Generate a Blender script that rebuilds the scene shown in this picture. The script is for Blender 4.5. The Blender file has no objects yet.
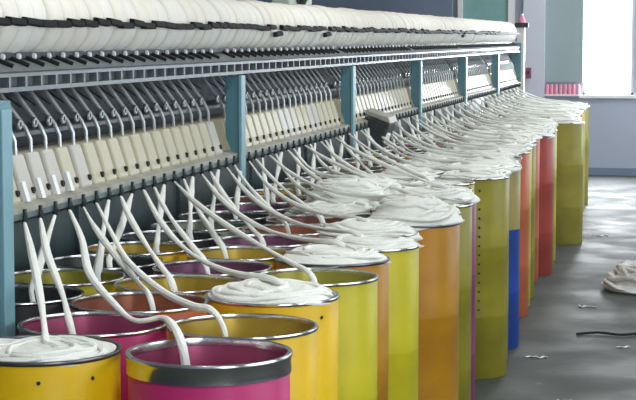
import bpy, bmesh, math, random
from mathutils import Vector, Matrix, noise
R = math.radians
rnd = random.Random(7)
C = bpy.context.scene.collection
sc = bpy.context.scene

# ------------------------------------------------------------------ materials
def mat(name, col, rough=.5, metal=0., bump=0., scale=40., var=0., col2=None, coat=0., stretch=None, vscale=None, spec=.5):
    m = bpy.data.materials.new(name); m.use_nodes = True
    nt = m.node_tree; b = nt.nodes['Principled BSDF']
    b.inputs['Base Color'].default_value = (*col, 1)
    b.inputs['Roughness'].default_value = rough
    b.inputs['Metallic'].default_value = metal
    b.inputs['Coat Weight'].default_value = coat
    b.inputs['Specular IOR Level'].default_value = spec
    tc = nt.nodes.new('ShaderNodeTexCoord')
    mp = nt.nodes.new('ShaderNodeMapping'); nt.links.new(tc.outputs['Object'], mp.inputs['Vector'])
    if stretch: mp.inputs['Scale'].default_value = stretch
    if var or col2:
        n = nt.nodes.new('ShaderNodeTexNoise'); n.inputs['Scale'].default_value = vscale or scale*.2; n.inputs['Detail'].default_value = 4
        nt.links.new(mp.outputs[0], n.inputs['Vector'])
        r = nt.nodes.new('ShaderNodeValToRGB')
        c2 = col2 or tuple(c*(1-var) for c in col)
        r.color_ramp.elements[0].position = .35; r.color_ramp.elements[1].position = .65
        r.color_ramp.elements[0].color = (*c2, 1); r.color_ramp.elements[1].color = (*col, 1)
        nt.links.new(n.outputs['Fac'], r.inputs['Fac']); nt.links.new(r.outputs[0], b.inputs['Base Color'])
    if bump:
        n = nt.nodes.new('ShaderNodeTexNoise'); n.inputs['Scale'].default_value = scale; n.inputs['Detail'].default_value = 5
        nt.links.new(mp.outputs[0], n.inputs['Vector'])
        bp = nt.nodes.new('ShaderNodeBump'); bp.inputs['Strength'].default_value = bump; bp.inputs['Distance'].default_value = .01
        nt.links.new(n.outputs['Fac'], bp.inputs['Height']); nt.links.new(bp.outputs[0], b.inputs['Normal'])
    return m

def emis(name, col, s):
    m = bpy.data.materials.new(name); m.use_nodes = True
    b = m.node_tree.nodes['Principled BSDF']
    b.inputs['Base Color'].default_value = (*col, 1)
    b.inputs['Emission Color'].default_value = (*col, 1); b.inputs['Emission Strength'].default_value = s
    return m

M = {}
CANCOL = {
 'yellow': ((.86,.58,.005),(.78,.49,.004)), 'lime yellow': ((.60,.54,.012),(.52,.46,.01)), 'olive yellow': ((.32,.285,.010),(.25,.22,.008)),
 'amber': ((.52,.25,.004),(.42,.19,.003)), 'magenta': ((.62,.04,.20),(.54,.03,.17)), 'purple': ((.28,.04,.17),(.22,.03,.14)),
 'orange': ((.58,.14,.035),(.48,.11,.03)), 'red': ((.40,.040,.022),(.32,.03,.018)), 'brown red': ((.36,.07,.03),(.29,.055,.025)),
 'tan': ((.34,.27,.06),(.28,.22,.05)), 'black': ((.03,.03,.035),(.02,.02,.022)), 'blue': ((.004,.06,.38),(.004,.05,.3)),
 'grey green': ((.30,.35,.24),(.25,.3,.2))}
for k, (c, c2) in CANCOL.items():
    M['can '+k] = mat('can_'+k.replace(' ', '_'), c, .38, 0, .12, 9, col2=c2, coat=.0, stretch=(1,1,1.6), vscale=5, spec=.28)
M['steel'] = mat('rim_steel', (.70,.70,.69), .2, 1, .03, 60)
M['darksteel'] = mat('dark_rim_steel', (.16,.16,.17), .3, .9, .05, 60)
M['cotton'] = mat('cotton_sliver', (.90,.92,.88), .95, 0, .4, 130, var=.06, vscale=25, spec=.1)
M['yarn'] = mat('wound_yarn', (.86,.83,.75), .92, 0, .22, 60, var=.05, stretch=(1,6,1), vscale=3, spec=.12)
M['yarn2'] = mat('wound_yarn_pale', (.87,.86,.80), .92, 0, .22, 60, var=.04, stretch=(1,6,1), vscale=3, spec=.12)
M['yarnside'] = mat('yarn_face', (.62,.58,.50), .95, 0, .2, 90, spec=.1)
M['tube'] = mat('cardboard_tube', (.42,.30,.2), .8)
M['blue'] = mat('teal_blue_paint', (.085,.25,.31), .4, 0, .05, 30, var=.15, vscale=6)
M['bluelight'] = mat('lit_side_blue_paint', (.20,.40,.47), .4, 0, .05, 30, var=.12, vscale=6)  # paler copy of the blue, paints the lit aisle side of the posts
M['white'] = mat('white_paint', (.8,.8,.8), .4)
M['grey'] = mat('grey_machine_paint', (.17,.20,.215), .4, .3, .06, 40, var=.15, vscale=8)
M['lightgrey'] = mat('bare_aluminium', (.5,.52,.52), .35, .7, .05, 40, var=.12, vscale=9)
M['dark'] = mat('dark_machine_interior', (.012,.024,.029), .5, .1, .05, 30, var=.3, vscale=5)
M['panel'] = mat('dull_teal_panel', (.13,.20,.22), .28, .3, .05, 12, var=.35, vscale=4)
M['black'] = mat('black_rubber', (.004,.005,.006), .7, spec=.12)
M['cream'] = mat('cream_plastic', (.50,.47,.34), .45, 0, .04, 30, var=.1, vscale=7)
M['railcream'] = mat('worn_cream_rail', (.42,.42,.36), .5, 0, .08, 40, var=.35, vscale=10)
M['cream2'] = mat('greyish_cream_plastic', (.49,.48,.43), .45, 0, .04, 30, var=.1, vscale=7)
M['rod'] = mat('grey_tube', (.52,.56,.57), .3, .4)
M['wall'] = mat('blue_grey_wall', (.40,.44,.54), .8, 0, .1, 20, var=.08, vscale=.8)
M['walllight'] = mat('lavender_wall', (.60,.63,.72), .8, 0, .1, 20, var=.06, vscale=.8)
M['navy'] = mat('dark_blue_partition', (.15,.20,.30), .7, 0, .05, 20, var=.15, vscale=.6)
M['teal'] = mat('teal_door_paint', (.20,.40,.38), .5, var=.1)
M['curtain'] = mat('grey_green_panel', (.29,.37,.38), .8, 0, .1, 14, var=.08, vscale=1)
M['pink'] = mat('pink_yarn', (.80,.28,.42), .8, 0, .2, 80)
M['maroon'] = mat('maroon_plastic', (.22,.03,.07), .5)
M['ceil'] = mat('ceiling_white', (.6,.6,.58), .9)
M['lint'] = mat('floor_cotton', (.80,.80,.82), .95, 0, .6, 50, var=.2, vscale=14, spec=.1)
M['palegreen'] = mat('pale_green_sheet', (.55,.66,.56), .7)
M['hole'] = mat('hole_black', (.01,.01,.01), .8)

def floor_mat():
    m = bpy.data.materials.new('worn_wet_concrete'); m.use_nodes = True; nt = m.node_tree; b = nt.nodes['Principled BSDF']
    tc = nt.nodes.new('ShaderNodeTexCoord')
    def nz(s, d, st=(1,1,1)):
        mp = nt.nodes.new('ShaderNodeMapping'); mp.inputs['Scale'].default_value = st; nt.links.new(tc.outputs['Object'], mp.inputs[0])
        n = nt.nodes.new('ShaderNodeTexNoise'); n.inputs['Scale'].default_value = s; n.inputs['Detail'].default_value = d
        nt.links.new(mp.outputs[0], n.inputs['Vector']); return n.outputs['Fac']
    def ramp(src, p0, c0, p1, c1):
        r = nt.nodes.new('ShaderNodeValToRGB'); e = r.color_ramp.elements
        e[0].position = p0; e[0].color = (*c0, 1); e[1].position = p1; e[1].color = (*c1, 1); nt.links.new(src, r.inputs[0]); return r.outputs[0]
    base = ramp(nz(1.3, 6), .35, (.038,.046,.043), .68, (.062,.071,.067))
    spots = ramp(nz(16, 4, (1,.5,1)), .68, (0,0,0), .8, (1,1,1))
    mx = nt.nodes.new('ShaderNodeMix'); mx.data_type = 'RGBA'; nt.links.new(spots, mx.inputs['Factor'])
    nt.links.new(base, mx.inputs['A']); mx.inputs['B'].default_value = (.13,.14,.14,1)
    nt.links.new(mx.outputs['Result'], b.inputs['Base Color'])
    b.inputs['Specular IOR Level'].default_value = .35
    nt.links.new(ramp(nz(2.2, 4), .35, (.62,)*3, .7, (.82,)*3), b.inputs['Roughness'])
    bp = nt.nodes.new('ShaderNodeBump'); bp.inputs['Strength'].default_value = .25; bp.inputs['Distance'].default_value = .01
    nt.links.new(nz(11, 5), bp.inputs['Height']); nt.links.new(bp.outputs[0], b.inputs['Normal'])
    return m
M['floor'] = floor_mat()

# ------------------------------------------------------------------ mesh helpers
class MB:
    def __init__(s): s.v = []; s.f = []; s.mi = []; s.cur = 0
    def add(s, vs, fs):
        o = len(s.v); s.v += [tuple(v) for v in vs]
        for f in fs: s.f.append([o+i for i in f]); s.mi.append(s.cur)
        return s
    def box(s, x0, x1, y0, y1, z0, z1):
        return s.hexa([(x0,y0,z0),(x1,y0,z0),(x1,y1,z0),(x0,y1,z0)], [(x0,y0,z1),(x1,y0,z1),(x1,y1,z1),(x0,y1,z1)])
    def hexa(s, a, b):
        return s.add(list(a)+list(b), [(3,2,1,0),(4,5,6,7),(0,1,5,4),(1,2,6,5),(2,3,7,6),(3,0,4,7)])
    def prism(s, prof, y0, y1):                       # profile in (x,z) swept along y
        n = len(prof)
        return s.add([(x,y0,z) for x,z in prof]+[(x,y1,z) for x,z in prof],
                     [list(range(n)), list(range(2*n-1,n-1,-1))]+[((i+1)%n, i, n+i, n+(i+1)%n) for i in range(n)])
    def lathe(s, prof, n=32, axis='z', c=(0,0,0), closed=False):
        vs = []
        for r, h in prof:
            for k in range(n):
                t = 2*math.pi*k/n; a, b = r*math.cos(t), r*math.sin(t)
                vs.append((c[0]+a, c[1]+b, c[2]+h) if axis == 'z' else (c[0]+b, c[1]+h, c[2]+a) if axis == 'y' else (c[0]+h, c[1]+a, c[2]+b))
        fs = []
        m = len(prof)
        for j in range(m if closed else m-1):
            for k in range(n):
                fs.append((j*n+k, j*n+(k+1)%n, ((j+1)%m)*n+(k+1)%n, ((j+1)%m)*n+k))
        return s.add(vs, fs)
    def tube(s, pts, r, n=8, cap=True, flat=1.):
        pts = [Vector(p) for p in pts]; vs = []; N = len(pts)
        up = Vector((0.31,0.2,1)).normalized()
        for i, p in enumerate(pts):
            t = (pts[min(i+1,N-1)]-pts[max(i-1,0)]).normalized()
            a = t.cross(up)
            if a.length < .05: a = t.cross(Vector((1,0,0)))
            a.normalize(); b = t.cross(a)
            rr = r[i] if isinstance(r, (list, tuple)) else r
            for k in range(n):
                q = 2*math.pi*k/n
                vs.append(p+a*math.cos(q)*rr+b*math.sin(q)*rr*flat)
        fs = [(i*n+k, i*n+(k+1)%n, (i+1)*n+(k+1)%n, (i+1)*n+k) for i in range(N-1) for k in range(n)]
        if cap: fs += [list(range(n-1,-1,-1)), list(range((N-1)*n, N*n))]
        return s.add(vs, fs)
    def mesh(s, name, mats, smooth=True, bevel=0, soft=False):
        me = bpy.data.meshes.new(name); me.from_pydata(s.v, [], s.f)
        for m in (mats if isinstance(mats, list) else [mats]): me.materials.append(m)
        me.polygons.foreach_set('material_index', s.mi)
        bm = bmesh.new(); bm.from_mesh(me)
        bmesh.ops.recalc_face_normals(bm, faces=bm.faces)
        if bevel:
            ed = [e for e in bm.edges if len(e.link_faces) == 2 and e.calc_face_angle(0) > .6]
            bmesh.ops.bevel(bm, geom=ed, offset=bevel, segments=2, profile=.5, affect='EDGES', clamp_overlap=True)
        for e in bm.edges: e.smooth = soft or len(e.link_faces) == 2 and e.calc_face_angle(0) < .75
        for f in bm.faces: f.smooth = smooth
        bm.to_mesh(me); bm.free(); return me
    def build(s, name, mats, parent=None, **k):
        return link(name, s.mesh(name, mats, **k), parent)

def link(name, me, parent=None, loc=None):
    o = bpy.data.objects.new(name, me); C.objects.link(o)
    if parent: o.parent = parent
    if loc: o.location = loc
    return o
def tag(o, label, cat, group=None):
    o['label'] = label; o['category'] = cat
    if group: o['group'] = group
    return o
def thing(name, label, cat, loc=(0,0,0), group=None):
    o = bpy.data.objects.new(name, None); C.objects.link(o); o.location = loc; o.empty_display_size = .05
    return tag(o, label, cat, group)
def struct(name, mb, m, **k):
    o = mb.build(name, m, **k); o['kind'] = 'structure'; return o

# ------------------------------------------------------------------ the hall
YW = 21.6
struct('floor', MB().box(-8,2.6,-4,YW+.2,-.2,0), M['floor'], smooth=False)
struct('ceiling', MB().box(-8,2.6,-4,YW+.2,4.0,4.2), M['ceil'], smooth=False)
struct('wall_left', MB().box(-8.2,-8,-4,YW+.2,0,4.0), M['wall'], smooth=False)
struct('wall_near', MB().box(-8,2.6,-4.2,-4,0,4.0), M['wall'], smooth=False)
w = MB()                                        # far wall with the window opening
WX0, WX1, WZ0, WZ1 = -1.33, -.72, .98, 3.0
w.box(-8,WX0,YW,YW+.2,0,4.0); w.box(WX1,2.6,YW,YW+.2,0,4.0); w.box(WX0,WX1,YW,YW+.2,0,WZ0); w.box(WX0,WX1,YW,YW+.2,WZ1,4.0)
struct('wall_far', w, M['wall'], smooth=False)
w = MB(); ys = [(-2.6,.4),(2.2,5.4),(7.4,10.6),(12.6,15.8),(17.6,20.9)]; e = -4
for a, b in ys: w.box(2.6,2.8,e,a,0,4.0); w.box(2.6,2.8,a,b,0,1.0); w.box(2.6,2.8,a,b,3.2,4.0); e = b
w.box(2.6,2.8,e,YW+.2,0,4.0)
struct('wall_right', w, M['wall'], smooth=False)
f = MB(); f.box(WX0,WX0+.03,YW+.02,YW+.1,WZ0,WZ1); f.box(WX1-.03,WX1,YW+.02,YW+.1,WZ0,WZ1); f.box(WX0,WX1,YW+.02,YW+.1,WZ0,WZ0+.03); f.box(WX0,WX1,YW+.02,YW+.1,WZ1-.03,WZ1); f.box(WX0,WX1,YW+.04,YW+.08,2.3,2.33)
win = struct('window_1', f, M['white'], smooth=False)
MB().box(WX0-.04,WX1+.04,YW-.05,YW+.02,WZ0-.04,WZ0).build('window_sill', M['white'], win, smooth=False)
g = bpy.data.materials.new('window_glass'); g.use_nodes = True; nt = g.node_tree
nt.nodes.remove(nt.nodes['Principled BSDF'])
t_ = nt.nodes.new('ShaderNodeBsdfTransparent'); gl = nt.nodes.new('ShaderNodeBsdfGlossy'); gl.inputs['Roughness'].default_value = .05
mx = nt.nodes.new('ShaderNodeMixShader'); mx.inputs[0].default_value = .06
nt.links.new(t_.outputs[0], mx.inputs[1]); nt.links.new(gl.outputs[0], mx.inputs[2]); nt.links.new(mx.outputs[0], nt.nodes['Material Output'].inputs[0])
MB().box(WX0,WX1,YW+.055,YW+.06,WZ0,WZ1).build('window_pane', g, win, smooth=False)
for i, (a, b) in enumerate(ys):
    f = MB()
    for q in (a, (a+b)/2-.02, b-.04): f.box(2.66,2.72,q,q+.04,1.0,3.2)
    f.box(2.66,2.72,a,b,1.0,1.04); f.box(2.66,2.72,a,b,3.16,3.2)
    struct('window_%d' % (i+2), f, M['white'], smooth=False)
struct('trim_1', MB().box(-2.05,-1.79,YW-.12,YW,0,4.0), M['walllight'], smooth=False)      # pilaster
struct('trim_2', MB().box(-1.79,WX0,YW-.03,YW,1.13,3.4), M['curtain'], smooth=False)        # grey-green panel beside the window
struct('baseboard_far', MB().box(-1.79,2.6,YW-.02,YW,0,.09), M['navy'], smooth=False)
dr = struct('door_1', MB().box(-2.80,-2.24,YW-.05,YW,0,2.5), M['teal'], smooth=False)
f = MB(); f.box(-2.24,-2.16,YW-.08,YW,0,2.58); f.box(-2.86,-2.80,YW-.08,YW,0,2.58); f.box(-2.80,-2.24,YW-.08,YW,2.5,2.58)
f.build('door_frame', M['white'], dr, smooth=False)
h = MB(); h.tube([(-2.72,YW-.05,1.0),(-2.72,YW-.1,1.0),(-2.64,YW-.1,1.0)], .01); h.build('door_handle', M['steel'], dr)
struct('wall_partition', MB().box(-8,-2.9,YW-.3,YW-.2,0,3.0), M['navy'], smooth=False)

# pink bobbins standing on a ledge below the green panel
led = tag(MB().box(-1.79,-1.36,YW-.10,YW,.965,.985).build('wall_ledge', M['white'], smooth=False), 'narrow ledge on the far wall carrying the row of pink bobbins', 'ledge')
b = MB(); b.lathe([(.0,0),(.024,0),(.024,.01),(.021,.015),(.021,.10),(.012,.115),(.012,.125),(0,.125)], 16)
bob = b.mesh('bobbin', M['pink'])
for i in range(8):
    tag(link('pink_bobbin', bob, loc=(-1.755+i*.054,YW-.055,.985)), 'small pink bobbin standing in the row on the far wall ledge', 'bobbin', 'pink bobbins on the far ledge')
sw = thing('wall_switch', 'small maroon switch box on the pale pilaster behind the machine end', 'switch', (-1.98,YW-.12,1.18))
MB().box(-.035,.035,-.04,0,0,.13).build('switch_housing', M['maroon'], sw, smooth=False, bevel=.006)
MB().box(-.012,.012,-.052,-.04,.05,.09).build('switch_lever', M['black'], sw, smooth=False)

# ------------------------------------------------------------------ the spinning machine
XF = -1.80; P = .118; Y0 = 4.44; NU = 120; YE = Y0+NU*P          # front plane, unit pitch, first unit, far end
def uy(k): return Y0+(k+.5)*P
mach = thing('spinning_machine', 'long blue grey yarn spinning machine with cream covers standing behind the cans', 'spinning machine', (XF-.5,Y0,0))
mo = Vector(mach.location)
class LM(MB):
    def build(s, name, m, parent=mach, **k):
        s.v = [tuple(Vector(v)-mo) for v in s.v]; return MB.build(s, name, m, parent, **k)
YA = 4.30
# near end frame: stands out towards the cans, down to the floor
l = LM(); l.box(-2.30,-1.67,3.93,3.98,0,1.535); l.box(-1.67,-1.62,3.90,4.0,0,1.52); l.build('end_frame', M['blue'], smooth=False, bevel=.004)
l = LM(); l.box(-1.62,-1.605,3.905,3.97,0,1.50); l.build('frame_flange', M['bluelight'], smooth=False, bevel=.003)
# posts between the bays
for j in range(1,7):
    y = Y0+20*P*j
    if j < 6:
        p = LM().box(-1.842,-1.785,y+.01,y+.06,1.205,1.515).build('post', M['blue'], smooth=False, bevel=.003)
        LM().box(-1.785,-1.772,y+.0,y+.065,1.07,1.52).build('post_flange', M['bluelight'], p, smooth=False, bevel=.002)
    else: LM().box(-1.90,-1.785,y-.08,y-.04,1.205,1.62).build('post', M['blue'], smooth=False, bevel=.003)
# far end frame, white, full height
l = LM(); l.box(-2.35,-1.76,YE-.02,YE+.06,0,1.20); l.box(-1.84,-1.76,YE-.02,YE+.06,1.20,1.80); l.box(-2.35,-1.84,YE+.02,YE+.06,1.2,1.62)
ef = l.build('end_frame', M['white'], smooth=False, bevel=.005)
l = LM(); l.box(-1.86,-1.72,YE-.06,YE+.07,1.78,1.83); l.build('frame_cap', M['black'], ef, smooth=False, bevel=.005)
# bodies
l = LM(); l.box(-2.45,-2.03,YA,YE,1.15,1.60); l.build('back_panel', M['dark'], smooth=False)
l = LM(); l.box(-2.5,-2.02,YA,YE,.02,1.15)
for j in range(13): l.box(-2.02,-2.005,YA+.05+1.18*j,YA+.06+1.18*j,.1,1.12)
l.build('lower_body', M['panel'], smooth=False)
l = LM(); l.prism([(-2.05,1.216),(-1.82,1.216),(-1.79,1.208),(-1.79,1.192),(-1.80,1.187),(-2.05,1.187)], YA, YE); l.build('lower_rail', M['railcream'], smooth=False)
l = LM(); l.box(-1.80,-1.7895,YA,YE,1.176,1.1925); l.build('rail_face', M['panel'], smooth=False)
l = LM(); l.prism([(-2.05,1.187),(-1.80,1.187),(-1.81,1.172),(-1.86,1.15),(-2.05,1.14)], YA, YE); l.build('trumpet_rail', M['dark'], smooth=False)
l = LM(); l.prism([(-2.04,1.405),(-1.90,1.405),(-1.89,1.40),(-1.89,1.388),(-1.9,1.385),(-2.04,1.385)], YA, YE); l.build('guide_rail', M['grey'], smooth=False)
# slotted upper rail
l = LM()
l.box(-1.83,-1.80,YA,YE,1.565,1.575); l.box(-1.83,-1.795,YA,YE,1.525,1.537)
for k in range(-2,NU): l.box(-1.825,-1.80,uy(k)-.066,uy(k)-.052,1.537,1.565)
l.box(-1.87,-1.845,YA,YE,1.53,1.57)
l.prism([(-1.80,1.575),(-1.795,1.58),(-1.90,1.625),(-2.05,1.625),(-2.05,1.60),(-1.9,1.6)], YA, YE)
l.build('slotted_rail', M['grey'], smooth=False)
l = LM(); l.box(-2.2,-1.905,YA,YE,1.60,1.612); l.prism([(-1.91,1.612),(-1.86,1.612),(-1.86,1.630),(-1.91,1.630)], YA, YE); l.build('yarn_guide_bar', M['dark'], smooth=False)
l = LM(); l.tube([(-1.975,YA,1.725),(-1.975,YE,1.725)], .012); l.build('package_shaft', M['grey'])

# one spinning unit: cover with tube, wheel, button, trumpet, roller, eyelet, cradle handle
def unit_cover(mb, y):
    a = .0505
    mb.hexa([(-1.97,y-a,1.213),(-1.812,y-a,1.213),(-1.812,y+a,1.213),(-1.97,y+a,1.213)],
            [(-1.97,y-a+.004,1.345),(-1.852,y-a+.004,1.345),(-1.852,y+a-.004,1.345),(-1.97,y+a-.004,1.345)])
def unit_tube(mb, y):
    mb.tube([(-1.955,y-.03,1.532),(-1.935,y-.022,1.50),(-1.905,y-.01,1.455),(-1.875,y,1.412),(-1.862,y+.003,1.38),(-1.860,y+.003,1.33)], [.007,.0085,.008,.0065,.006,.0055], 7)
def unit_arm(mb, y):
    mb.tube([(-2.02,y+.02,1.54),(-1.95,y+.03,1.505),(-1.90,y+.036,1.47)], .0032, 6)
def unit_wheel(mb, y):
    mb.lathe([(.008,-.005),(.014,-.005),(.016,-.002),(.016,.002),(.014,.005),(.008,.005)], 14, 'x', (-1.88,y-.035,1.425), closed=True)
def unit_button(mb, y):
    mb.lathe([(0,.006),(.009,.006),(.010,0),(.010,-.01),(0,-.01)], 10, 'x', (-1.820,y+.028,1.242))
def unit_trumpet(mb, y):
    mb.lathe([(.0,.014),(.009,.014),(.011,.006),(.008,-.008),(.007,-.012),(0,-.012)], 10, 'z', (-1.788,y,1.175))
    mb.box(-1.80,-1.783,y-.008,y+.006,1.182,1.203)
def unit_roller(mb, y):
    mb.tube([(-1.90,y-.03,1.628),(-1.815,y+.0,1.591)], .0085, 8)
def unit_eyelet(mb, y):
    mb.lathe([(0,.006),(.007,.006),(.010,.002),(.010,-.003),(0,-.003)], 10, 'x', (-1.857,y+.03,1.618))
def unit_cradle(mb, y, dz=0, tl=0):
    mb.hexa([(-1.812,y-.06,1.706+dz-tl),(-1.79,y-.06,1.708+dz-tl),(-1.79,y+.055,1.708+dz+tl),(-1.812,y+.055,1.706+dz+tl)],
            [(-1.812,y-.06,1.729+dz-tl),(-1.795,y-.06,1.727+dz-tl),(-1.795,y+.055,1.727+dz+tl),(-1.812,y+.055,1.729+dz+tl)])
    mb.box(-1.90,-1.80,y+.052,y+.058,1.712+dz,1.724+dz)
PARTS = [('yarn_tube', unit_tube, 'rod', {}), ('lever_arm', unit_arm, 'darksteel', {}), ('tension_wheel', unit_wheel, 'lightgrey', {}), ('button', unit_button, 'hole', {}),
         ('trumpet', unit_trumpet, 'dark', {'smooth': False}), ('roller', unit_roller, 'black', {}), ('eyelet', unit_eyelet, 'white', {})]
mcov = [MB(), MB()]
for m_ in mcov: unit_cover(m_, 0)
mcov = [m_.mesh('unit_cover', M[n], smooth=False, bevel=.009) for m_, n in zip(mcov, ('cream', 'cream2'))]
pm = []
for n, fn, mt, kw in PARTS:
    q = MB(); fn(q, 0); pm.append((n, q.mesh(n, M[mt], **kw)))
crm = []
for v in range(5):
    q = MB(); unit_cradle(q, 0, rnd.uniform(-.007,.007), rnd.uniform(-.004,.004)); crm.append(q.mesh('cradle_handle', M['black'], smooth=False, bevel=.003))
q = MB(); unit_cradle(q, 0, -.03, .003); low = q.mesh('cradle_handle', M['black'], smooth=False, bevel=.003)
slot = MB().hexa([(-1.822,-.048,1.216),(-1.806,-.048,1.216),(-1.806,-.022,1.216),(-1.822,-.022,1.216)],[(-1.84,-.048,1.272),(-1.823,-.048,1.272),(-1.823,-.022,1.272),(-1.84,-.022,1.272)]).mesh('label_plate', M['white'], smooth=False)
state = {}
zo = 0
for k in range(-1, 104):
    y = uy(k)
    if k >= 0 and k % 20 == 19:                                        # no cover beside a post
        link('trumpet', pm[4][1], mach, (-mo.x, y-mo.y, 0)); link('cradle_handle', crm[1], mach, (-mo.x, y-mo.y, 0)); continue
    u = link('spinning_unit', mcov[0 if rnd.random() < .75 else 1], mach, (0-mo.x, y-mo.y, 0))
    open_ = k in (48,)
    for n, me in pm: link(n, me, u)
    link('cradle_handle', low if k in (26,35,80) else rnd.choice(crm), u)
    if 1 <= k < 5: link('label_plate', slot, u)
rest = LM()
for k in range(104, NU-1):
    y = uy(k)
    rest.cur = 0; unit_cover(rest, y)
    rest.cur = 1; unit_tube(rest, y); unit_wheel(rest, y)
    rest.cur = 2; unit_trumpet(rest, y); unit_roller(rest, y); unit_cradle(rest, y); unit_button(rest, y)
st = rest.build('spinning_unit', [M['cream'], M['rod'], M['black']], smooth=False); st['kind'] = 'stuff'
# a swung-open rotor cover hanging over the rail
l = LM(); yk = 9.80
l.hexa([(-1.80,yk-0.115,1.24),(-1.66,yk-0.130,1.19),(-1.66,yk+0.115,1.19),(-1.80,yk+0.115,1.24)], [(-1.81,yk-0.115,1.27),(-1.67,yk-0.130,1.225),(-1.67,yk+0.115,1.225),(-1.81,yk+0.115,1.27)])
oc = l.build('opened_cover', M['railcream'], smooth=False, bevel=.006)
l = LM(); l.hexa([(-1.78,yk-0.101,1.09),(-1.72,yk-0.072,1.05),(-1.70,yk+0.014,1.05),(-1.78,yk+0.101,1.09)], [(-1.80,yk-0.130,1.235),(-1.665,yk-0.130,1.19),(-1.665,yk+0.094,1.19),(-1.80,yk+0.101,1.235)])
l.build('cover_housing', M['dark'], oc, smooth=False, bevel=.006)
l = LM(); l.hexa([(-1.715,yk-0.094,1.09),(-1.70,yk-0.072,1.07),(-1.69,yk-0.029,1.07),(-1.70,yk-0.036,1.09)], [(-1.70,yk-0.094,1.14),(-1.675,yk-0.086,1.13),(-1.67,yk-0.036,1.13),(-1.69,yk-0.036,1.14)])
l.build('housing_highlight', M['white'], oc, smooth=False, bevel=.004)  # white block standing in for a highlight on the dark housing

# yarn packages in a row on top
def package(rv, seed):
    mb = MB(); n = 40; hw = .0535
    mb.cur = 0
    mb.lathe([(rv-.016,-hw),(rv-.008,-hw+.0015),(rv-.002,-hw+.009),(rv+.0015,-.022),(rv+.003,0),(rv+.0015,.022),(rv-.002,hw-.009),(rv-.008,hw-.0015),(rv-.016,hw)], n, 'y')
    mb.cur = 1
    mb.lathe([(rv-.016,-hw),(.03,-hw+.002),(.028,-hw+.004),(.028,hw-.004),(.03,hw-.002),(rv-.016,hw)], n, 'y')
    return mb.mesh('yarn_package', [M['yarn' if seed%2 else 'yarn2'], M['yarnside']])
pks = [package(r_, i) for i, r_ in enumerate((.108,.111,.1125,.1095,.106,.110))]
tb = MB(); tb.lathe([(.022,-.058),(.0275,-.058),(.0275,.058),(.022,.058)], 16, 'y', closed=True); tb = tb.mesh('package_tube', M['tube'])
bays = ['nearest bay, before the first blue post', 'second bay, past the first blue post', 'third bay, past the second blue post', 'fourth bay, past the third blue post',
        'fifth bay, past the fourth blue post', 'farthest bay by the end frame']
for k in range(-2, NU-2):
    o = thing('yarn_package', 'cream yarn package on the machine top in the '+bays[max(0,k)//20], 'yarn package', (-1.925+rnd.uniform(-.002,.002), uy(k), 1.722+rnd.uniform(-.002,.003)), 'yarn packages in a row on the machine')
    link('wound_yarn', pks[rnd.randrange(6)], o); link('package_tube', tb, o)
o = thing('pink_cone', 'small pink yarn cone standing on the cap at the machine far end', 'yarn cone', (-1.79,YE+.0,1.83))
MB().lathe([(0,0),(.04,0),(.036,.03),(.02,.075),(0,.08)], 16).build('wound_yarn', M['pink'], o)
MB().lathe([(0,.08),(.012,.08),(.01,.095),(0,.095)], 12).build('cone_tip', M['white'], o)
o = thing('junction_box', 'pale green box with a dark spout standing above the yarn packages', 'box', (-2.16,9.4,1.6))
MB().box(-.05,.05,-.28,.28,.24,.46).build('box_body', M['palegreen'], o, smooth=False, bevel=.01)
MB().box(-.03,.03,-.03,.03,0.0,.24).build('stem', M['grey'], o, smooth=False)
MB().lathe([(.02,.25),(.07,.34),(.07,.35),(0,.35)], 16, 'z', (.075,-.1,-.0)).build('spout', M['darksteel'], o)

# ------------------------------------------------------------------ cans
RC = .1765; HC = .99
def can_body(r=RC, split=False):
    mb = MB(); n = 56
    zz = [0,.012,.02,.30,.33,.62,.66,HC-.05,HC-.012]
    prof = [(r-.03,.012),(r-.004,0),(r,.006),(r,.30),(r+.0012,.306),(r,.312),(r,.64),(r+.0012,.646),(r,.652),(r,HC-.012),(r-.003,HC-.008),(r-.004,HC-.012),(r-.004,.03),(r-.03,.03),(0,.03)]
    mb.lathe(prof, n); 
    if split:
        mb.mi = [1 if max(mb.v[i][2] for i in f) <= .65 else 0 for f in mb.f]
    return mb
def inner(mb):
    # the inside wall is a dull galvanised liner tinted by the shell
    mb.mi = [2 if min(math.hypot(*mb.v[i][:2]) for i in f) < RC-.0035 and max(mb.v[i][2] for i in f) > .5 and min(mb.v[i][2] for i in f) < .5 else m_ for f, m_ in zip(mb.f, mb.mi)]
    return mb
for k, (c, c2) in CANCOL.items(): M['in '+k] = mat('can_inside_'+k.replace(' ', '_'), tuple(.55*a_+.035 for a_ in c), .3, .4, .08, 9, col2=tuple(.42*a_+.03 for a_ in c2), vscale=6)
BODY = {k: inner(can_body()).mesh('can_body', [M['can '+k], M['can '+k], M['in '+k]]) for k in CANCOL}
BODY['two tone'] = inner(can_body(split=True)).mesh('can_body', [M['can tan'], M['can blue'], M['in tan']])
def rim_mesh(band, mt):
    mb = MB(); r = RC
    if band > .03: prof = [(r+.001,HC-band),(r+.004,HC-band+.002),(r+.0035,HC-.012),(r+.006,HC-.009),(r+.007,HC-.004),(r+.005,HC),(r,HC+.001),(r-.005,HC-.001),(r-.006,HC-.006),(r-.006,HC-.018),(r-.0045,HC-.018),(r-.002,HC-.012)]
    else: prof = [(r+.001,HC-.010),(r+.003,HC-.009),(r+.0045,HC-.005),(r+.003,HC-.001),(r-.001,HC),(r-.005,HC-.001),(r-.006,HC-.005),(r-.0055,HC-.012),(r-.004,HC-.012)]
    mb.lathe(prof, 56, closed=False); return mb.mesh('rim', mt)
RIM = {'wide': rim_mesh(.045, M['steel']), 'thin': rim_mesh(.013, M['steel']), 'dark': rim_mesh(.013, M['darksteel'])}
mb = MB()
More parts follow.
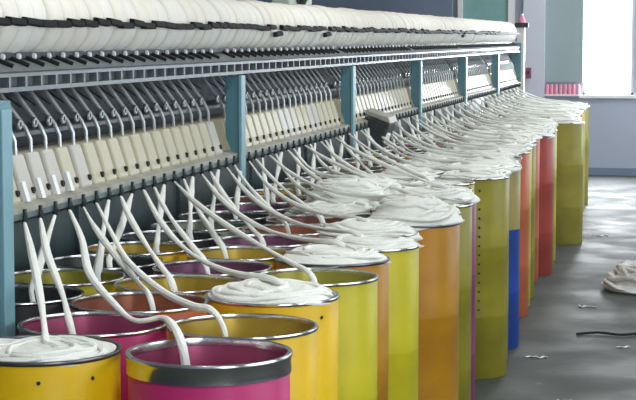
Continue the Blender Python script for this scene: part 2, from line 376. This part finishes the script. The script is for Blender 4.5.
for a in (0, .42): mb.lathe([(0,.0015),(.0045,.0015),(.0045,0)], 8, 'x', (RC+.0005, 0, HC-.045)); break
holes = mb.mesh('rivet_hole', M['hole'])
mb = MB()
for i in range(14): mb.lathe([(0,.0015),(.006,.0015),(.006,0)], 8, 'x', (RC+.0005, 0, .93-i*.045))
hcol = mb.mesh('hole_column', M['hole'])

def can(x, y, col, rim, label, deco=None):
    o = thing('sliver_can', label, 'can', (x,y,0), 'sliver cans in rows in front of the machine')
    link('can_body', BODY[col], o); link('rim', RIM[rim], o)
    if deco == 'holes':
        for a in (-70,-115,-30): h = link('rivet_hole', holes, o); h.rotation_euler.z = R(a)
    if deco == 'column': h = link('hole_column', hcol, o); h.rotation_euler.z = R(-72)
    return o

# ------------------------------------------------------------------ cotton sliver
def bez(p0, p1, p2, p3, n):
    return [((1-t)**3)*p0+3*((1-t)**2)*t*p1+3*(1-t)*t*t*p2+t**3*p3 for t in [i/(n-1) for i in range(n)]]
def smoothpath(pts, n):
    pts = [Vector(p) for p in pts]; out = []
    P_ = [2*pts[0]-pts[1]]+pts+[2*pts[-1]-pts[-2]]
    for i in range(1, len(P_)-2):
        a, b, c, d = P_[i-1:i+3]
        for j in range(n):
            t = j/n
            out.append(.5*((2*b)+(c-a)*t+(2*a-5*b+4*c-d)*t*t+(3*b-a-3*c+d)*t**3))
    out.append(pts[-1]); return out
def heap(rr, hgt, seed, loops=6, droop=.0, tall=False, rad=.012, side=.0, detail=1):
    """mound of coiled sliver, centred on the can axis, z=0 is the rest level: soft tiers with coils lying on them"""
    mb = MB(); q = random.Random(seed); nr, na = (18, 48) if detail else (8, 26)
    ph = [q.uniform(0,6.3) for _ in range(8)]
    tiers = 3 if tall else 1
    def zs(r, t):
        u = min(1, r/rr)
        if tall:
            z = 0
            for k in range(3):                                       # thick folded layers, each a little off centre
                rk = (1.0-.17*k)*(1+.07*math.sin(t+ph[k])+.04*math.sin(2*t+ph[k+1]))
                z += hgt/3*max(0, 1-(u/rk)**7)
        else: z = hgt*(1-u**3.2)
        z += (.004 if hgt < .03 else .006)*math.sin(3*t+ph[1]+7*u)*u
        z += .0016*math.sin(34*u+2.5*math.sin(t+ph[3]))
        z -= droop*max(0,u-.84)/.16*(.6+.5*math.sin(2*t+ph[4]))
        z += .006*(noise.noise(Vector((r*math.cos(t)*9+seed, r*math.sin(t)*9, 2.))))
        return z
    vs = [(0,0,zs(0,0))]
    for i in range(1, nr+1):
        r = rr*(i/nr)**.8
        for k in range(na):
            t = 2*math.pi*k/na
            r2 = r*(1+(.04*math.sin(3*t+ph[5])+.03*math.sin(5*t+ph[0]) if droop else .004*math.sin(5*t))*(i/nr))
            vs.append((r2*math.cos(t)+side*(i/nr), r2*math.sin(t), zs(r,t)))
    fs = [(0, 1+k, 1+(k+1)%na) for k in range(na)]
    for i in range(nr-1):
        for k in range(na): fs.append((1+i*na+k, 1+(i+1)*na+k, 1+(i+1)*na+(k+1)%na, 1+i*na+(k+1)%na))
    o = len(vs)
    for k in range(na):
        x_, y_, z_ = vs[1+(nr-1)*na+k]; vs.append((x_*.85, y_*.85, min(z_-.012, -.012)))
    fs += [(1+(nr-1)*na+k, o+k, o+(k+1)%na, 1+(nr-1)*na+(k+1)%na) for k in range(na)]
    fs.append(list(range(o+na-1, o-1, -1)))
    mb.add(vs, fs)
    for j in range(loops):                                            # coils lying on the mound, wide rounds about the can axis
        cr = rr*q.uniform(.45,.86); t0 = q.uniform(0,6.3); cc = rr*q.uniform(.02,.96)*(1-cr/rr)
        cx, cy = cc*math.cos(t0), cc*math.sin(t0); pts = []
        m_ = 30 if detail else 16
        for i in range(m_+1):
            t = t0+5.9*i/m_
            w_ = 1+.05*math.sin(3*t+j)
            x = cx+cr*w_*math.cos(t); y = cy+cr*w_*math.sin(t); r = math.hypot(x,y); k = min(1, rr*.97/max(r,1e-6)); x *= k; y *= k
            pts.append((x+side*min(1,r/rr), y, zs(min(r,rr),math.atan2(y,x))+rad*.2))
        n_ = m_+1
        mb.tube(pts, [rad*(1+.15*math.sin(i*1.3+j))*(.35+.65*min(1, i/3, (m_-i)/3)) for i in range(n_)], 6, flat=.55)
    return mb

def strand_mesh(pts, r, seed, n=6):
    q = random.Random(seed); a = q.uniform(0,6)
    path = smoothpath(pts, n); N = len(path)
    rs = []
    for i in range(N):
        t = i/(N-1)
        rs.append(r*(1.04+.24*math.sin(t*9+a)+.08*math.sin(t*23+a*2))*(.42+.58*min(1,t*6)))
    mb = MB(); mb.tube(path, rs, 8, flat=.75)
    return mb
HCACHE = {}
def sliver(k, x, y, fill, label, seed, wp=None, hp=None, rad=.0102, endoff=None, detail=1):
    """fill>0: heap height above the rim; fill<0: rest level below the rim. k: unit that draws the strand"""
    o = thing('cotton_sliver', label, 'cotton sliver', (x,y,HC), 'cotton slivers running from the machine into the cans')
    hp = dict(hp or {})
    if fill >= 0:
        rr = hp.pop('rr', RC-.004 if fill < .03 else RC+.010)
        args = (round(rr,3), fill, seed % 9, tuple(sorted(hp.items())), detail)
        if args not in HCACHE:
            d = dict(loops=5 if detail else 3, droop=.004 if fill < .03 else .018, rad=.0125, detail=detail); d.update(hp)
            HCACHE[args] = heap(rr, fill, 31*(seed % 9)+int(fill*1000), **d).mesh('sliver_coil', M['cotton'], soft=True)
        zc = .004 if fill > .03 else -.003
    else:
        args = ('in', detail, seed % 4)
        if args not in HCACHE: HCACHE[args] = heap(RC-.012, .02, 50+seed % 4, loops=5, rad=.011, detail=detail).mesh('sliver_coil', M['cotton'], soft=True)
        zc = fill
    c = link('sliver_coil', HCACHE[args], o, (0,0,zc)); c.rotation_euler.z = 0 if hp.get('side') else rnd.uniform(0,6)
    T = Vector((-1.788, uy(k), 1.166)); top = HC+max(fill,0)
    q = random.Random(seed*3+1)
    ex, ey = endoff or (q.uniform(-.07,.03), q.uniform(-.02,.09))
    if wp: pts = [T]+[Vector(p) for p in wp]
    else:
        if fill >= 0:
            E_ = Vector((x+ex, y+ey, top+zc+.012-.3*fill*((math.hypot(ex,ey)/RC)**2)))
            L = (T-E_).length
            P1 = T.lerp(E_, .33)+Vector((-.02*L, 0, -.10*L)); P2 = T.lerp(E_, .66)+Vector((-.02*L, 0, -.068*L))
            pts = bez(T, P1, P2, E_, 7)
            pts.append(E_+Vector((.05, -.04, -.012)))
        else:
            E_ = Vector((x+ex, y+ey, HC+.0))
            L = (T-E_).length
            P1 = T.lerp(E_, .33)+Vector((-.015*L, 0, -.035*L)); P2 = T.lerp(E_, .75)+Vector((0, 0, -.005*L))
            pts = bez(T, P1, P2, E_, 7)
            pts.append(Vector((x+ex+.025, y+ey-.03, HC-.07))); pts.append(Vector((x+ex+.03, y+ey-.035, HC+fill+.01)))
    s = strand_mesh(pts, rad, seed)
    s.v = [tuple(Vector(v)-Vector((x,y,HC))) for v in s.v]
    s.build('strand', M['cotton'], o)
    return o

ORD = ['first','second','third','fourth','fifth','sixth','seventh','eighth','ninth','tenth','eleventh','twelfth','thirteenth','fourteenth','fifteenth','sixteenth','seventeenth','eighteenth','nineteenth','twentieth']
def ordn(i):
    if i < 20: return ORD[i]
    t = ['twenty','thirty','forty'][(i+1)//10-2]; u = (i+1) % 10
    return {'twenty':'twentieth','thirty':'thirtieth','forty':'fortieth'}[t] if u == 0 else t+' '+ORD[u-1]

# front row: (y, x, colour, rim, fill)
FR = [(3.64, -1.024, 'magenta', 'wide', -0.3), (3.995, -1.04, 'yellow', 'thin', -0.26), (4.5, -1.09, 'yellow', 'thin', 0.028), (4.885, -1.053, 'lime yellow', 'thin', -0.1),
 (5.3, -1.092, 'amber', 'dark', 0.03), (5.68, -1.056, 'lime yellow', 'thin', 0.02), (6.06, -1.122, 'amber', 'thin', 0.03), (6.43, -1.021, 'amber', 'dark', 0.075),
 (6.8, -1.066, 'olive yellow', 'thin', 0.03), (7.16, -1.063, 'olive yellow', 'thin', -0.03), (7.52, -1.09, 'purple', 'thin', 0.03), (7.88, -1.152, 'olive yellow', 'thin', -0.03),
 (8.24, -1.187, 'lime yellow', 'thin', -0.03), (8.62, -1.064, 'olive yellow', 'thin', 0.02), (8.98, -1.096, 'olive yellow', 'dark', 0.03), (9.42, -1.082, 'two tone', 'thin', 0.03),
 (9.79, -1.134, 'olive yellow', 'thin', 0.02), (10.15, -1.152, 'tan', 'dark', 0.03), (10.52, -1.133, 'orange', 'thin', 0.02), (10.88, -1.154, 'lime yellow', 'thin', 0.03),
 (11.26, -1.162, 'olive yellow', 'thin', 0.03), (11.64, -1.196, 'tan', 'thin', 0.03), (12.02, -1.202, 'orange', 'thin', 0.04), (12.42, -1.137, 'red', 'thin', 0.03),
 (12.8, -1.159, 'olive yellow', 'thin', 0.04), (13.18, -1.174, 'lime yellow', 'thin', 0.03), (13.56, -1.218, 'tan', 'thin', 0.03), (13.94, -1.231, 'yellow', 'thin', 0.04),
 (14.36, -1.045, 'olive yellow', 'thin', 0.03), (14.73, -1.092, 'olive yellow', 'thin', 0.03), (15.1, -1.124, 'tan', 'thin', 0.03), (15.48, -1.156, 'olive yellow', 'thin', 0.03),
 (15.86, -1.162, 'orange', 'thin', 0.04), (16.24, -1.177, 'olive yellow', 'thin', 0.03), (16.62, -1.191, 'yellow', 'thin', 0.04), (17.0, -1.195, 'lime yellow', 'thin', 0.03),
 (17.38, -1.208, 'tan', 'thin', 0.03), (17.8, -1.203, 'olive yellow', 'thin', 0.03)]
FILLW = lambda f: 'heaped with sliver' if f >= .05 else 'brimming with sliver' if f >= 0 else 'with hollow mouth'
LAB = {
 0: 'magenta can with a wide shiny steel band, frontmost and nearest the camera', 1: 'open yellow can with thin steel rim right behind the magenta steel-banded can',
 2: 'yellow can topped by a flat white sliver mound, behind the open yellow can', 3: 'lime yellow can with visible hollow rim, third behind the magenta steel-banded can',
 4: 'amber yellow can with white mound and dark rim, behind the hollow lime can', 5: 'lime can with a loose flap of sliver, just before the tall cotton heaps',
 7: 'amber can under the biggest bulging heap of cotton in the front row', 10: 'purple can showing only a thin sliver of colour between olive cans',
 13: 'olive can with a vertical column of small holes in the front row', 15: 'two-tone can, tan above and bright blue below, in the front row',
 18: 'orange can right behind the blue and tan can in the front row', 23: 'tall red can standing out in the far part of the front row',
 28: 'broad olive can beyond the red can, protruding into the aisle', 37: 'olive can at the very far end of the front row'}
for i, (y, x, col, rim, fill) in enumerate(FR):
    lab = LAB.get(i) or '%s can %s, %s from the camera in the front row' % (col, FILLW(fill), ordn(i))
    can(x, y, col, rim, lab, 'holes' if i in (2,) else 'column' if i in (13,15) else None)
    k = 5 if i == 1 else min(NU-2, 3+3*i)
    wp = None; hp = {}
    if i == 0: wp = [(-1.66,4.60,1.112),(-1.524,4.281,1.06),(-1.36,3.991,1.03),(-1.268,3.87,1.012),(-1.20,3.87,1.02),(-1.15,3.795,1.012),(-1.12,3.75,.985),(-1.105,3.735,.93),(-1.10,3.73,.82),(-1.10,3.72,.72)]
    if i == 1: wp = [(-1.65,4.82,1.11),(-1.514,4.573,1.055),(-1.321,4.256,1.025),(-1.19,4.09,1.015),(-1.135,4.05,1.014),(-1.10,4.025,.985),(-1.085,4.01,.93),(-1.08,4.00,.76)]
    if i == 2: hp = dict(rr=RC-.002, loops=6, droop=.006, rad=.009)
    if i == 4: hp = dict(rr=RC+.0, loops=6, droop=.006, rad=.009)
    if i == 5: hp = dict(rr=RC*.9, loops=3, side=.03)
    if i == 7: hp = dict(rr=RC+.012, loops=8, droop=.02, tall=True, rad=.015)
    sl = sliver(k, x, y, fill, 'white sliver feeding the %s can, %s from the camera, front row' % (col, ordn(i)), 100+i, wp, hp, rad=.0108 if i < 9 else .0112, detail=1 if i < 16 else 0)

cols2 = {0:('yellow','dark',.006), 1:('magenta','thin',-.22), 2:('orange','thin',-.18), 3:('yellow','thin',-.20), 4:('purple','thin',-.2), 5:('yellow','thin',-.14), 6:('purple','thin',-.2),
         7:('orange','thin',-.14), 8:('brown red','thin',-.12), 9:('grey green','thin',.02), 10:('amber','thin',.085), 11:('olive yellow','thin',.06), 12:('magenta','thin',.03), 13:('grey green','thin',-.03)}
names = ['yellow','olive yellow','lime yellow','orange','amber','magenta','grey green','red']
L2 = {0: 'yellow can brimming with white sliver in the lower left corner', 1: 'magenta can with a hollow purple mouth behind the brimming yellow can at left',
      2: 'orange can with hollow mouth, second row, between magenta and yellow mouths', 3: 'yellow can with hollow mouth left of the flat white sliver mound',
      4: 'purple can with dark hollow mouth, nearer of the purple pair in the second row', 6: 'purple can with dark hollow mouth, farther of the purple pair in the second row',
      8: 'brown red can with open mouth left of the big cotton heaps', 10: 'amber can under a swollen cotton heap in the second row'}
n2 = 40
for i in range(n2):
    y = 3.60+.3545*i
    x = -1.40+(rnd.uniform(-.006,.012) if i > 8 else 0)
    if y > 18.0: break
    col, rim, fill = cols2.get(i) or (rnd.choice(names), 'thin', rnd.choice((-.03,.01,.02,.035)))
    lab = L2.get(i) or '%s can %s, %s from the camera in the second row' % (col, FILLW(fill), ordn(i))
    can(x, y, col, rim, lab, 'holes' if i == 0 else None)
    k = 0 if i == 0 else 1+3*(i-1)
    wp = None; hp = {}
    if i == 0: wp = [(-1.67,4.25,1.11),(-1.53,3.94,1.055),(-1.43,3.71,1.012),(-1.40,3.64,.995),(-1.375,3.62,.99),(-1.35,3.60,.99)]; hp = dict(rr=RC-.007, loops=4, rad=.007)
    if i == 1: wp = [(-1.67,4.36,1.10),(-1.54,4.12,1.03),(-1.48,4.00,.99),(-1.455,3.97,.93),(-1.44,3.96,.80)]
    if i in (9,10,11): hp = dict(rr=RC+.012, loops=7, droop=.02, tall=True, rad=.015)
    sliver(k, x, y, fill, 'white sliver feeding the %s can, %s from the camera, second row' % (col, ordn(i)), 200+i, wp, hp, detail=1 if i < 14 else 0)

cols3 = {0:('black','thin',-.15), 1:('lime yellow','thin',-.12), 2:('black','thin',-.12), 3:('yellow','thin',-.16), 4:('black','thin',-.12), 5:('grey green','thin',-.12), 6:('black','thin',-.1), 7:('purple','thin',-.1)}
for i in range(39):
    y = 4.37+.3545*i
    if y > 18.1: break
    x = -1.762
    col, rim, fill = cols3.get(i) or (rnd.choice(names+['black','black']), 'thin', rnd.choice((-.12,-.08,-.05,-.03)))
    lab = '%s can %s, %s from the near end in the back row' % (col, FILLW(fill), ordn(i))
    can(x, y, col, rim, lab)
    sliver({0:2, 1:6}.get(i, 2+3*i), x, y, fill, 'white sliver hanging into the %s can, %s from the near end, back row' % (col, ordn(i)), 300+i, None, {}, endoff=(.05+rnd.uniform(-.03,.05), rnd.uniform(-.08,.08)), detail=0)

# ------------------------------------------------------------------ on the floor
o = heap(.20, .11, 77, loops=10, rad=.022, droop=.0, tall=True, detail=1)
o.v = [(v[0]*1.4, v[1]*1.5, max(.0,v[2]*1.35+.015)) for v in o.v]
o = o.build('cotton_lump', M['lint'], soft=True); o.location = (-.31,11.75,0)
tag(o, 'crumpled white lump of waste cotton lying on the aisle floor at right', 'cotton waste')
q = MB(); q.tube(smoothpath([(-.62,9.85,.008),(-.5,9.9,.012),(-.38,9.86,.01),(-.25,9.93,.012),(-.08,9.88,.01)],6), .013, 6, flat=.6)
tag(q.build('floor_streak', M['black']), 'dark streak lying across the aisle floor in front of the cotton lump', 'cord')  # flattened black tube laid as a dark streak across the floor
for i, (x, y, r) in enumerate([(-.55,8.0,.02),(-.78,9.1,.03),(-.62,10.9,.03),(-.35,9.5,.02),(-.45,13.2,.03),(-.75,14.9,.035),(-.4,16.3,.04),(-.2,8.7,.02)]):
    q = random.Random(i); mb = MB(); pts = [(x+(j-3)*r*.6, y+q.uniform(-1,1)*r, .004+.003*q.random()) for j in range(7)]
    mb.tube(smoothpath(pts,3), .007, 5, flat=.45)
    tag(mb.build('lint_tuft', M['lint']), ['lint tuft on the floor nearest the camera','lint tuft on the floor beside the blue bottomed can','lint tuft on the floor beside the orange can','lint tuft on the floor just before the dark streak','lint tuft on the floor just beyond the cotton lump','lint tuft on the floor beside the protruding far olive can','farthest lint tuft on the floor towards the window','lint tuft on the floor at the lower right edge'][i], 'lint', 'lint tufts on the floor')

# ------------------------------------------------------------------ light
W = bpy.data.worlds.new('World'); sc.world = W; W.use_nodes = True
bg = W.node_tree.nodes['Background']; bg.inputs[0].default_value = (.86,.93,1,1); bg.inputs[1].default_value = 9
def area(name, loc, rot, sx, sy, pw, col):
    l = bpy.data.lights.new(name, 'AREA'); l.shape = 'RECTANGLE'; l.size = sx; l.size_y = sy; l.energy = pw; l.color = col
    o = bpy.data.objects.new(name, l); C.objects.link(o); o.location = loc; o.rotation_euler = rot; return o
for a, b in ys:
    area('window_daylight', (2.64,(a+b)/2,2.1), (0,R(90),0), 2.2, b-a, 380 if a < 0 else 120 if a < 5 else 70 if a < 15 else 420, (.90,.96,1))
area('far_window_daylight', ((WX0+WX1)/2,YW+.15,2.0), (R(-90),0,0), .6, 1.95, 1500, (.88,.94,1))
for i, y in enumerate((1.0,4.6,8.2,11.8,15.4,19.0)):
    fx = thing('ceiling_lamp', 'fluorescent ceiling lamp hanging over the aisle', 'ceiling lamp', (-.6,y,3.6), 'fluorescent lamps over the aisle')
    MB().box(-.08,.08,-.7,.7,.03,.08).build('lamp_housing', M['white'], fx, smooth=False)
    MB().box(-.02,.02,-.02,.02,.08,.4).build('lamp_rod', M['white'], fx, smooth=False)
    MB().tube([(0,-.62,.01),(0,.62,.01)], .018).build('lamp_tube', emis('tube_glow', (1,.99,.93), 4) if i == 0 else bpy.data.materials['tube_glow'], fx)
    area('lamp_light', (-.6,y,3.58), (0,0,0), .14, 1.3, 115, (1,.98,.92))

# haze volumes added to imitate window bloom and brighten the far end
for y0, y1, dn in ((-3.9,13,.003),(13.0,YW-.35,.05)):
    hz = MB().box(-7.9,2.55,y0,y1,.02,3.45).mesh('bloom_haze', [], smooth=False)
    hm = bpy.data.materials.new('bloom_haze'); hm.use_nodes = True; nt = hm.node_tree; nt.nodes.clear()
    ou = nt.nodes.new('ShaderNodeOutputMaterial'); vs_ = nt.nodes.new('ShaderNodeVolumeScatter')
    vs_.inputs['Color'].default_value = (.93,.97,1,1); vs_.inputs['Density'].default_value = dn; vs_.inputs['Anisotropy'].default_value = .75
    nt.links.new(vs_.outputs[0], ou.inputs['Volume']); hz.materials.append(hm)
    ho = link('bloom_haze', hz); ho['kind'] = 'stuff'; ho['category'] = 'haze'
    ho['label'] = 'thin added haze imitating bloom in the near part of the hall' if y0 < 0 else 'denser added haze imitating bloom around the far window'

# ------------------------------------------------------------------ camera
cam = bpy.data.cameras.new('camera'); co = bpy.data.objects.new('camera', cam); C.objects.link(co)
cam.sensor_width = 36; cam.lens = 1750/636*36; cam.clip_end = 100
pt = math.atan(162/1750); yw = math.atan(377*math.cos(pt)/1750)
co.location = (0,0,1.67); co.rotation_euler = (math.pi/2-pt, 0, yw)
sc.camera = co
sc.view_settings.view_transform = 'Standard'; sc.view_settings.look = 'None'; sc.view_settings.gamma = 1; sc.view_settings.use_curve_mapping = False
sc.view_settings.exposure = -1.85
